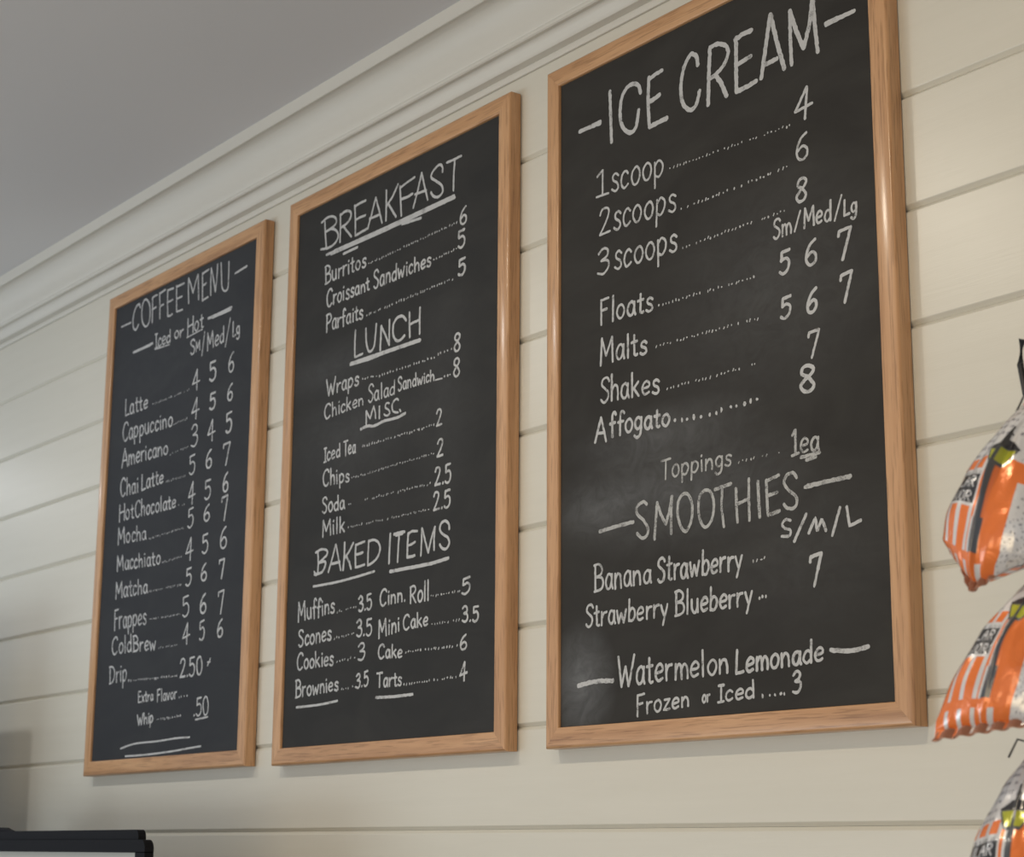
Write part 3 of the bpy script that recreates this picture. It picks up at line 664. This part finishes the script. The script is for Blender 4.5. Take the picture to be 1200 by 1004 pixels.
HEADS = ('COFFEE MENU', 'BREAKFAST', 'LUNCH', 'MISC.', 'BAKED ITEMS', 'ICE CREAM', 'SMOOTHIES')
INFO = [
    ('leftmost and smallest-looking oak-framed chalkboard, headed COFFEE MENU', [(0.30, 0.80, 0.40, 0.25, 0.06)], (0.033, 0.035, 0.040), (0.041, 0.043, 0.047)),
    ('middle oak-framed chalkboard headed BREAKFAST, with lunch and baked items below', [(0.20, 0.50, 0.22, 0.10, 0.12), (0.15, 0.62, 0.20, 0.05, 0.12), (0.45, 0.52, 0.10, 0.2, 0.08)], (0.030, 0.030, 0.030), (0.040, 0.039, 0.038)),
    ('rightmost oak-framed chalkboard headed ICE CREAM, nearest the hanging snack bags', [(0.070, 0.080, 0.070, 0.085, 0.55), (0.24, 0.305, 0.26, 0.085, 0.30), (0.42, 0.52, 0.22, 0.17, 0.16), (0.10, 0.30, 0.09, 0.04, 0.25), (0.22, 0.38, 0.20, 0.04, 0.25), (0.45, 0.20, 0.2, 0.12, 0.10)], (0.031, 0.029, 0.027), (0.042, 0.040, 0.037)),
]
for bi, (bl, br, bb, bt) in enumerate(BOARDS):
    W_, T_ = br - bl, bt - bb
    t = empty('menu_board', (bl, 0, bb + H), INFO[bi][0], 'menu board', 'framed chalkboard menus on the wall')
    for nm, L, loc, rot in (('frame_rail', W_, (W_ / 2, 0, 0), 0), ('frame_rail', W_, (W_ / 2, 0, T_), PI), ('frame_rail', T_, (0, 0, T_ / 2), PI / 2), ('frame_rail', T_, (W_, 0, T_ / 2), -PI / 2)):
        o = mesh_obj(nm, rail_mesh(L), oak_mat, t, True)
        o.location = loc
        o.rotation_euler = (0, rot, 0)
    bm = bmesh.new()
    box(bm, 0.012, W_ - 0.012, -PY, -0.0105, 0.012, T_ - 0.012)
    panel = mesh_obj('chalkboard_panel', bm, board_mat('chalkboard_%d' % bi, INFO[bi][2], INFO[bi][3], INFO[bi][1]), t)
    for ri, (b_, reading, items) in enumerate(ROWS):
        if b_ != bi:
            continue
        rng = random.Random(100 + ri)
        bm = bmesh.new()
        write_row(bm, items, rng, -PY - 0.00012)
        head = reading in HEADS
        mt = chalk_bold if head else chalk_thin
        if reading in ('SMOOTHIES', 'Toppings 1ea'):
            mt = chalk_faint
        o = mesh_obj('chalk_heading' if head else 'chalk_line', bm, mt, panel)
        o['kind'] = 'stuff'
        o['label'] = 'white chalk underlines' if 'underline' in reading else 'white chalk handwriting reading ' + reading

# ------------------------------------------------------------------ snack bags on a rack at the right edge
F5 = {'R': ['11110', '10001', '10001', '11110', '10100', '10010', '10001'], 'E': ['11111', '10000', '10000', '11110', '10000', '10000', '11111'],
      'G': ['01110', '10001', '10000', '10111', '10001', '10001', '01110'], 'U': ['10001'] * 6 + ['01110'], 'L': ['10000'] * 6 + ['11111'],
      'A': ['00100', '01110', '01010', '11011', '11111', '10001', '10001'], 'F': ['11111', '10000', '10000', '11110', '10000', '10000', '10000'],
      'V': ['10001', '10001', '10001', '10001', '10001', '01010', '00100'], 'O': ['01110', '10001', '10001', '10001', '10001', '10001', '01110'], ' ': ['00000'] * 7}


def in_text(txt, u, v, ur, v0, cw, chh):
    """bitmap lettering right-aligned at ur; u to the right, v down"""
    n = len(txt)
    x = (u - (ur - n * cw)) / cw
    y = (v - v0) / chh
    if x < 0 or x >= n or y < 0 or y >= 1:
        return False
    c = txt[int(x)]
    fx = (x - int(x)) * 6.2
    if fx >= 5:
        return False
    return F5[c][min(6, int(y * 7))][int(fx)] == '1'


ORANGE, WHITE, BLACK, GREY, LIME, SILVER, MAROON = (0.80, 0.19, 0.035), (0.66, 0.66, 0.68), (0.025, 0.025, 0.03), (0.075, 0.08, 0.09), (0.42, 0.44, 0.03), (0.50, 0.52, 0.56), (0.28, 0.09, 0.05)


def bag_print(u, v, variant):
    """colour of the printed film; u across the front (-1 left .. 1 right), v down (0 top .. 1 bottom)"""
    # crimped seals
    # lantern
    lv = (v - 0.30) / 0.15
    if -0.55 < lv < 1.0:
        if lv < 0:
            hw = 0.035 + 0.05 * (lv + 0.55) + (0.03 if -0.28 < lv < -0.18 else 0)
        elif lv < 0.25:
            hw = 0.16 + 0.88 * lv
        else:
            hw = 0.38 - 0.24 * (lv - 0.25) / 0.75
        if abs(u) < hw:
            if 0.34 < lv < 0.86 and 0.035 < abs(u) < hw - 0.045:
                return LIME
            return GREY if lv > 0.3 else BLACK
    # pole with base
    if 0.44 < v < 0.86:
        hw = 0.062 + (0.03 if 0.70 < v else 0)
        if abs(u) < hw:
            return GREY
        if -hw - 0.05 < u < 0:
            return WHITE
    # top field, white with small grey wording
    if v < 0.385 + 0.03 * abs(u):
        if v > 0.035:
            row = int((v - 0.02) / 0.022)
            fr = (v - 0.02) / 0.022 - row
            if row % 2 == 0 and 0.1 < fr < 0.85 and noise.noise(Vector((u * 26, row * 7.3, variant))) > 0.02 and abs(u) > 0.15 and (v < 0.27 or abs(u) > 0.45):
                return (0.16, 0.15, 0.18)
        return WHITE
    if u < -0.06:
        # label
        if 0.465 < v < 0.655 and u < -0.17:
            if v < 0.478 or v > 0.642 or u > -0.205:
                return WHITE
            if v < 0.497:
                return WHITE if noise.noise(Vector((u * 40, 3.0, variant))) < 0.1 else GREY
            if in_text('REGULAR', u, v, -0.26, 0.506, 0.148, 0.056):
                return WHITE
            if in_text('FLAVOR', u, v, -0.26, 0.582, 0.148, 0.056):
                return WHITE
            return BLACK
        s = (-u + 0.02) % 0.27
        if s > 0.185 and not (0.86 < v < 0.9):
            return WHITE
        return ORANGE
    edge = 0.50 if v > 0.5 else 0.62
    if u > edge:
        if noise.noise(Vector((u * 30, v * 60, 9.0 + variant))) > 0.36:
            return (0.25, 0.25, 0.28)
        return WHITE
    if v > 0.90 and u < 0.2 and int((u + 1) / 0.12) % 2:
        return WHITE
    return ORANGE


film, n, l, b = new_mat('printed_foil_film', (0.5, 0.5, 0.5), 0.24, 0.15, 0.5)
vc = n.new('ShaderNodeVertexColor')
vc.layer_name = 'print'
l.new(vc.outputs[0], b.inputs['Base Color'])
b.inputs['Coat Weight'].default_value = 0.6
b.inputs['Coat Roughness'].default_value = 0.10
f = noise_tex(n, l, mapping(n, l, (1, 1, 1)), 55, 3, 0.5, 0.8)
bump(n, l, b, f, 0.4, 0.003)
foil, *_ = new_mat('printed_foil_seal', (0.42, 0.20, 0.13), 0.3, 0.3)


def width_at(pr, v):
    for (a, wa), (b, wb) in zip(pr, pr[1:]):
        if v <= b:
            t = (v - a) / (b - a)
            t = t * t * (3 - 2 * t) * 0.5 + t * 0.5
            return wa + (wb - wa) * t
    return pr[-1][1]


def bag_mesh(W, L, T, seed, crease, variant, taper, sag, skew):
    rng = random.Random(seed)
    nu, nv = 220, 260
    me = bpy.data.meshes.new('snack_bag')
    verts, faces, cols = [], [], []
    def shape(u, v, sgn):
        seal = min(1.0, v / 0.04, (1 - v) / 0.045)
        seal = max(0.0, seal)
        env = max(0.0, math.sin(PI * min(1, max(0, (v - 0.03) / 0.93)))) ** 0.55
        prof_ = max(0.0, 1 - abs(u) ** 2.3) ** 0.62
        wv = W * width_at(taper, v)
        # puckers running in from the seals
        puck = (math.sin(u * 17 + seed) * 0.6 + math.sin(u * 29 + seed * 2.1) * 0.4) * (math.exp(-v / 0.10) + math.exp(-(1 - v) / 0.12)) * 0.10
        wr = noise.noise(Vector((u * 2.3 + seed, v * 4.5, sgn * 3.0))) * 0.10 + noise.noise(Vector((u * 5 + seed, v * 9, sgn * 5.0))) * 0.05
        t_ = T * env * prof_ * (1 + wr + puck) + 0.0006
        if sgn < 0:
            t_ += crease * env * math.exp(-(u / 0.06) ** 2) * (0.7 + 0.3 * math.sin(v * 11 + seed))
        xe = u * wv
        return (xe, sgn * t_ * (1 if seal > 0 else 0.02), -v * L + sag * abs(u) ** 1.25 * max(0, (v - 0.35) / 0.65) ** 2 + skew * u * v * v)
    for j in range(nv + 1):
        for i in range(nu + 1):
            u = -1 + 2 * i / nu
            v = j / nv
            verts.append(shape(u, v, -1))
            cols.append(bag_print(u, v, variant))
    nb = len(verts)
    mu_, mv_ = 26, nv
    for j in range(mv_ + 1):
        for i in range(mu_ + 1):
            u = -1 + 2 * i / mu_
            v = j / mv_
            verts.append(shape(u, v, 1))
            cols.append(ORANGE if (v > 0.4 and int((u + 1) * 7) % 2) else WHITE)
    for j in range(nv):
        for i in range(nu):
            a = j * (nu + 1) + i
            faces.append((a, a + 1, a + nu + 2, a + nu + 1))
    for j in range(mv_):
        for i in range(mu_):
            a = nb + j * (mu_ + 1) + i
            faces.append((a, a + mu_ + 1, a + mu_ + 2, a + 1))
    me.from_pydata(verts, [], faces)
    ca = me.color_attributes.new('print', 'FLOAT_COLOR', 'POINT')
    for k, c in enumerate(cols):
        ca.data[k].color = (*c, 1)
    for p_ in me.polygons:
        p_.use_smooth = True
    me.materials.append(film)
    me.update()
    return me


def crimp_strip(W, z, h, name, parent, sag=0.0, skew=0.0):
    bm = bmesh.new()
    nn = 40
    a = []
    for k in range(9):
        zz = z + h * k / 8
        zs = lambda i: zz + sag * abs(-1 + 2 * i / nn) ** 1.25 + skew * (-1 + 2 * i / nn)
        yy = 0.0007 * (1 if k % 2 else -1)
        a.append([bm.verts.new((-W + 2 * W * i / nn, yy - 0.0008 + 0.002 * math.sin(i * 0.9), zs(i))) for i in range(nn + 1)])
    for r0, r1 in zip(a, a[1:]):
        for i in range(nn):
            bm.faces.new((r0[i], r0[i + 1], r1[i + 1], r1[i]))
    o = mesh_obj(name, bm, foil, parent, True)
    sm_ = o.modifiers.new('thick', 'SOLIDIFY')
    sm_.thickness = 0.0012
    return o


def place_bag(top, bot, facing_dir, W, T, seed, crease, label, variant, taper, sag, skew):
    top = Vector((top[0], top[1], top[2] + H))
    bot = Vector((bot[0], bot[1], bot[2] + H))
    zax = (top - bot).normalized()
    yax = -(Vector(facing_dir) - zax * Vector(facing_dir).dot(zax)).normalized()
    xax = yax.cross(zax)
    Lb = (top - bot).length
    o = link(bpy.data.objects.new('snack_bag', bag_mesh(W, Lb, T, seed, crease, variant, taper, sag, skew)))
    o.matrix_world = Matrix(((xax.x, yax.x, zax.x, top.x), (xax.y, yax.y, zax.y, top.y), (xax.z, yax.z, zax.z, top.z), (0, 0, 0, 1)))
    o['label'] = label
    o['category'] = 'snack bag'
    o['group'] = 'orange and white snack bags hanging at the right'
    crimp_strip(W * 0.99 * taper[0][1], -0.006, 0.010, 'top_seal', o)
    crimp_strip(W * 0.99 * taper[-1][1], -Lb - 0.002, 0.009, 'bottom_seal', o, sag, skew)
    return o


place_bag((0.0912, -0.3000, 0.3259), (0.0540, -0.3600, 0.1724), (0.05, -1.0, -0.15), 0.047, 0.032, 3, 0.011, 'uppermost orange and white foil snack bag, hanging at a slant with its bottom corner down', 1, ((0, 0.45), (0.2, 0.62), (0.45, 0.9), (0.7, 1.0), (0.86, 0.92), (0.94, 0.72), (1.0, 0.42)), 0.022, 0)
place_bag((0.0996, -0.3000, 0.1911), (0.0644, -0.3700, 0.0617), (0.0, -1.0, -0.30), 0.041, 0.03, 7, 0.004, 'middle orange and white snack bag, tilted so its bottom seal shows', 2, ((0, 0.4), (0.25, 0.62), (0.5, 0.92), (0.75, 1.03), (0.92, 0.98), (1.0, 0.86)), 0, 0.018)
place_bag((0.0664, -0.3000, 0.0500), (0.0771, -0.3600, -0.1122), (0.2, -1.0, 0.0), 0.052, 0.032, 12, 0.002, 'lowest orange and white snack bag, cut off by the bottom of the frame', 3, ((0, 0.22), (0.06, 0.28), (0.22, 0.55), (0.45, 0.86), (0.75, 1.0), (1.0, 0.9)), 0, 0)


black_metal, *_ = new_mat('black_wire', (0.02, 0.02, 0.022), 0.4, 0.3)

t = empty('bag_rack', (0.0306, -0.235, 0.4016 + H), 'black wire hanging strip at the right edge holding the snack bags', 'rack')
bm = bmesh.new()
tube(bm, [(0, 0, -0.46), (0, 0, 0.0)], 0.004, 12)
mesh_obj('post', bm, black_metal, t, True)
bm = bmesh.new()
tube(bm, [(0, 0, -0.03), (0.0, 0.235, -0.03)], 0.004, 12)
tube(bm, [(0.0, 0.227, -0.03), (0.0, 0.235, -0.03)], 0.018, 20)
mesh_obj('wall_arm', bm, black_metal, t, True)
bm = bmesh.new()
tube(bm, [(0, 0, 0.0 - 0.03), (-0.004, 0, 0.0 + 0.0), (-0.010, 0, 0.0 + 0.004), (-0.013, 0, 0.0 - 0.018), (-0.009, 0, 0.0 - 0.045), (0, 0, 0.0 - 0.055)], 0.003, 8)
mesh_obj('top_hook', bm, black_metal, t, True)
CLIPS = ('at the neck of the uppermost snack bag', 'at the top of the middle snack bag', 'above the lowest snack bag')
for ci, (hx, hz) in enumerate(((0.0606, -0.0757), (0.0690, -0.2105), (0.0358, -0.3515))):
    t = empty('bag_clip', (0.0306 + hx, -0.300, 0.4016 + hz + H), 'thin black wire clip ' + CLIPS[ci], 'clip', 'wire clips holding the snack bags')
    bm = bmesh.new()
    tube(bm, [(-hx, 0.060, 0.012), (-hx * 0.5, 0.035, 0.008), (0, 0.002, 0.004), (0, -0.002, -0.004)], 0.0012, 8)
    mesh_obj('hook', bm, black_metal, t, True)
    bm = bmesh.new()
    tube(bm, [(0, 0.002, 0.004), (-0.022, -0.001, 0.010), (-0.030, -0.003, -0.004)], 0.0009, 6)
    mesh_obj('prong', bm, black_metal, t, True)


# ------------------------------------------------------------------ coffee machine at the lower left, on a counter
black_plastic, n, l, b = new_mat('black_plastic', (0.010, 0.010, 0.012), 0.6, 0, 0.08)
steel, n, l, b = new_mat('brushed_steel', (0.50, 0.47, 0.40), 0.38, 0.7)
f = noise_tex(n, l, mapping(n, l, (2, 2, 120)), 3, 3)
bump(n, l, b, f, 0.1, 0.0005)
counter_mat, n, l, b = new_mat('counter_stone', (0.35, 0.33, 0.30), 0.3)
f = noise_tex(n, l, mapping(n, l, (1, 1, 1)), 30, 5)
l.new(ramp(n, l, f, [(0.35, (0.28, 0.26, 0.24)), (0.65, (0.42, 0.40, 0.37))]), b.inputs['Base Color'])

CT = -0.60


def rim_plate(bm, x0, x1, y0, y1, z0, z1, r):
    """flat plate whose top right corner is rounded"""
    out = [(x0, z0), (x1, z0)]
    for k in range(7):
        a = k / 6 * PI / 2
        out.append((x1 - r + r * math.cos(a), z1 - r + r * math.sin(a)))
    out.append((x0, z1))
    f_ = [bm.verts.new((x, y0, z)) for x, z in out]
    g_ = [bm.verts.new((x, y1, z)) for x, z in out]
    bm.faces.new(f_)
    bm.faces.new(g_[::-1])
    for i in range(len(out)):
        j = (i + 1) % len(out)
        bm.faces.new((f_[i], f_[j], g_[j], g_[i]))

t = empty('counter', (-2.4, -0.33, 0), 'long stone-topped service counter below the menu boards', 'counter')
bm = bmesh.new()
box(bm, -1.5, 1.4, -0.33, 0.325, H + CT - 0.035, H + CT, 0.004)
mesh_obj('countertop', bm, counter_mat, t, True)
bm = bmesh.new()
box(bm, -1.27, 1.27, -0.30, 0.30, 0.0, H + CT - 0.036)
mesh_obj('base_cabinet', bm, trim_paint, t)

t = empty('coffee_machine', (-2.0, -0.3, H + CT), 'black lidded coffee machine with pale metal front at the lower left corner', 'coffee machine')
bm = bmesh.new()
rim_plate(bm, -0.45, 0.545, -0.010, 0.004, -CT - 0.0335, -CT - 0.0155, 0.013)
box(bm, 0.515, 0.545, -0.010, 0.004, 0.02, -CT - 0.0325)
mesh_obj('hood_rim', bm, black_plastic, t, True)
bm = bmesh.new()
rim_plate(bm, -0.45, 0.515, -0.006, 0.006, -CT - 0.0160, -CT - 0.0015, 0.010)
lid = mesh_obj('lid', bm, black_plastic, t, True)
bm = bmesh.new()
tube(bm, [(-0.06, 0.0, -CT - 0.006), (0.0, 0.0, -CT + 0.0005), (0.03, 0.0, -CT + 0.0), (0.06, 0.0, -CT - 0.006)], 0.0045, 10)
hb = mesh_obj('hinge_tab', bm, black_plastic, lid, True)
bm = bmesh.new()
box(bm, -0.44, 0.509, -0.006, 0.012, 0.02, -CT - 0.0330)
mesh_obj('front_panel', bm, steel, t, True)
bm = bmesh.new()
box(bm, -0.44, 0.20, 0.013, 0.16, 0.02, -CT - 0.03, 0.006)
mesh_obj('housing', bm, black_plastic, t, True)
for fx, fy in ((-0.38, 0.02), (-0.38, 0.13), (0.1, 0.02), (0.1, 0.13)):
    bm = bmesh.new()
    bmesh.ops.create_cone(bm, cap_ends=True, segments=16, radius1=0.016, radius2=0.018, depth=0.021, matrix=Matrix.Translation((fx, fy, 0.0105)))
    mesh_obj('foot', bm, black_plastic, t, True)

# white box added out of view to cast the shadow at lower left
white_plastic, *_ = new_mat('white_plastic', (0.6, 0.6, 0.6), 0.4)
t = empty('shadow_caster', (-3.02, -0.26, H + CT), 'tall white box added beyond the left edge to cast a wall shadow, standing on the counter', 'shadow caster')
bm = bmesh.new()
box(bm, -0.22, 0.48, -0.07, 0.07, 0.0, 0.97, 0.01, 3)
mesh_obj('case', bm, white_plastic, t, True)
bm = bmesh.new()
box(bm, -0.18, 0.44, -0.076, -0.068, 0.15, 0.90, 0.004, 2)
mesh_obj('front_cover', bm, white_plastic, t, True)
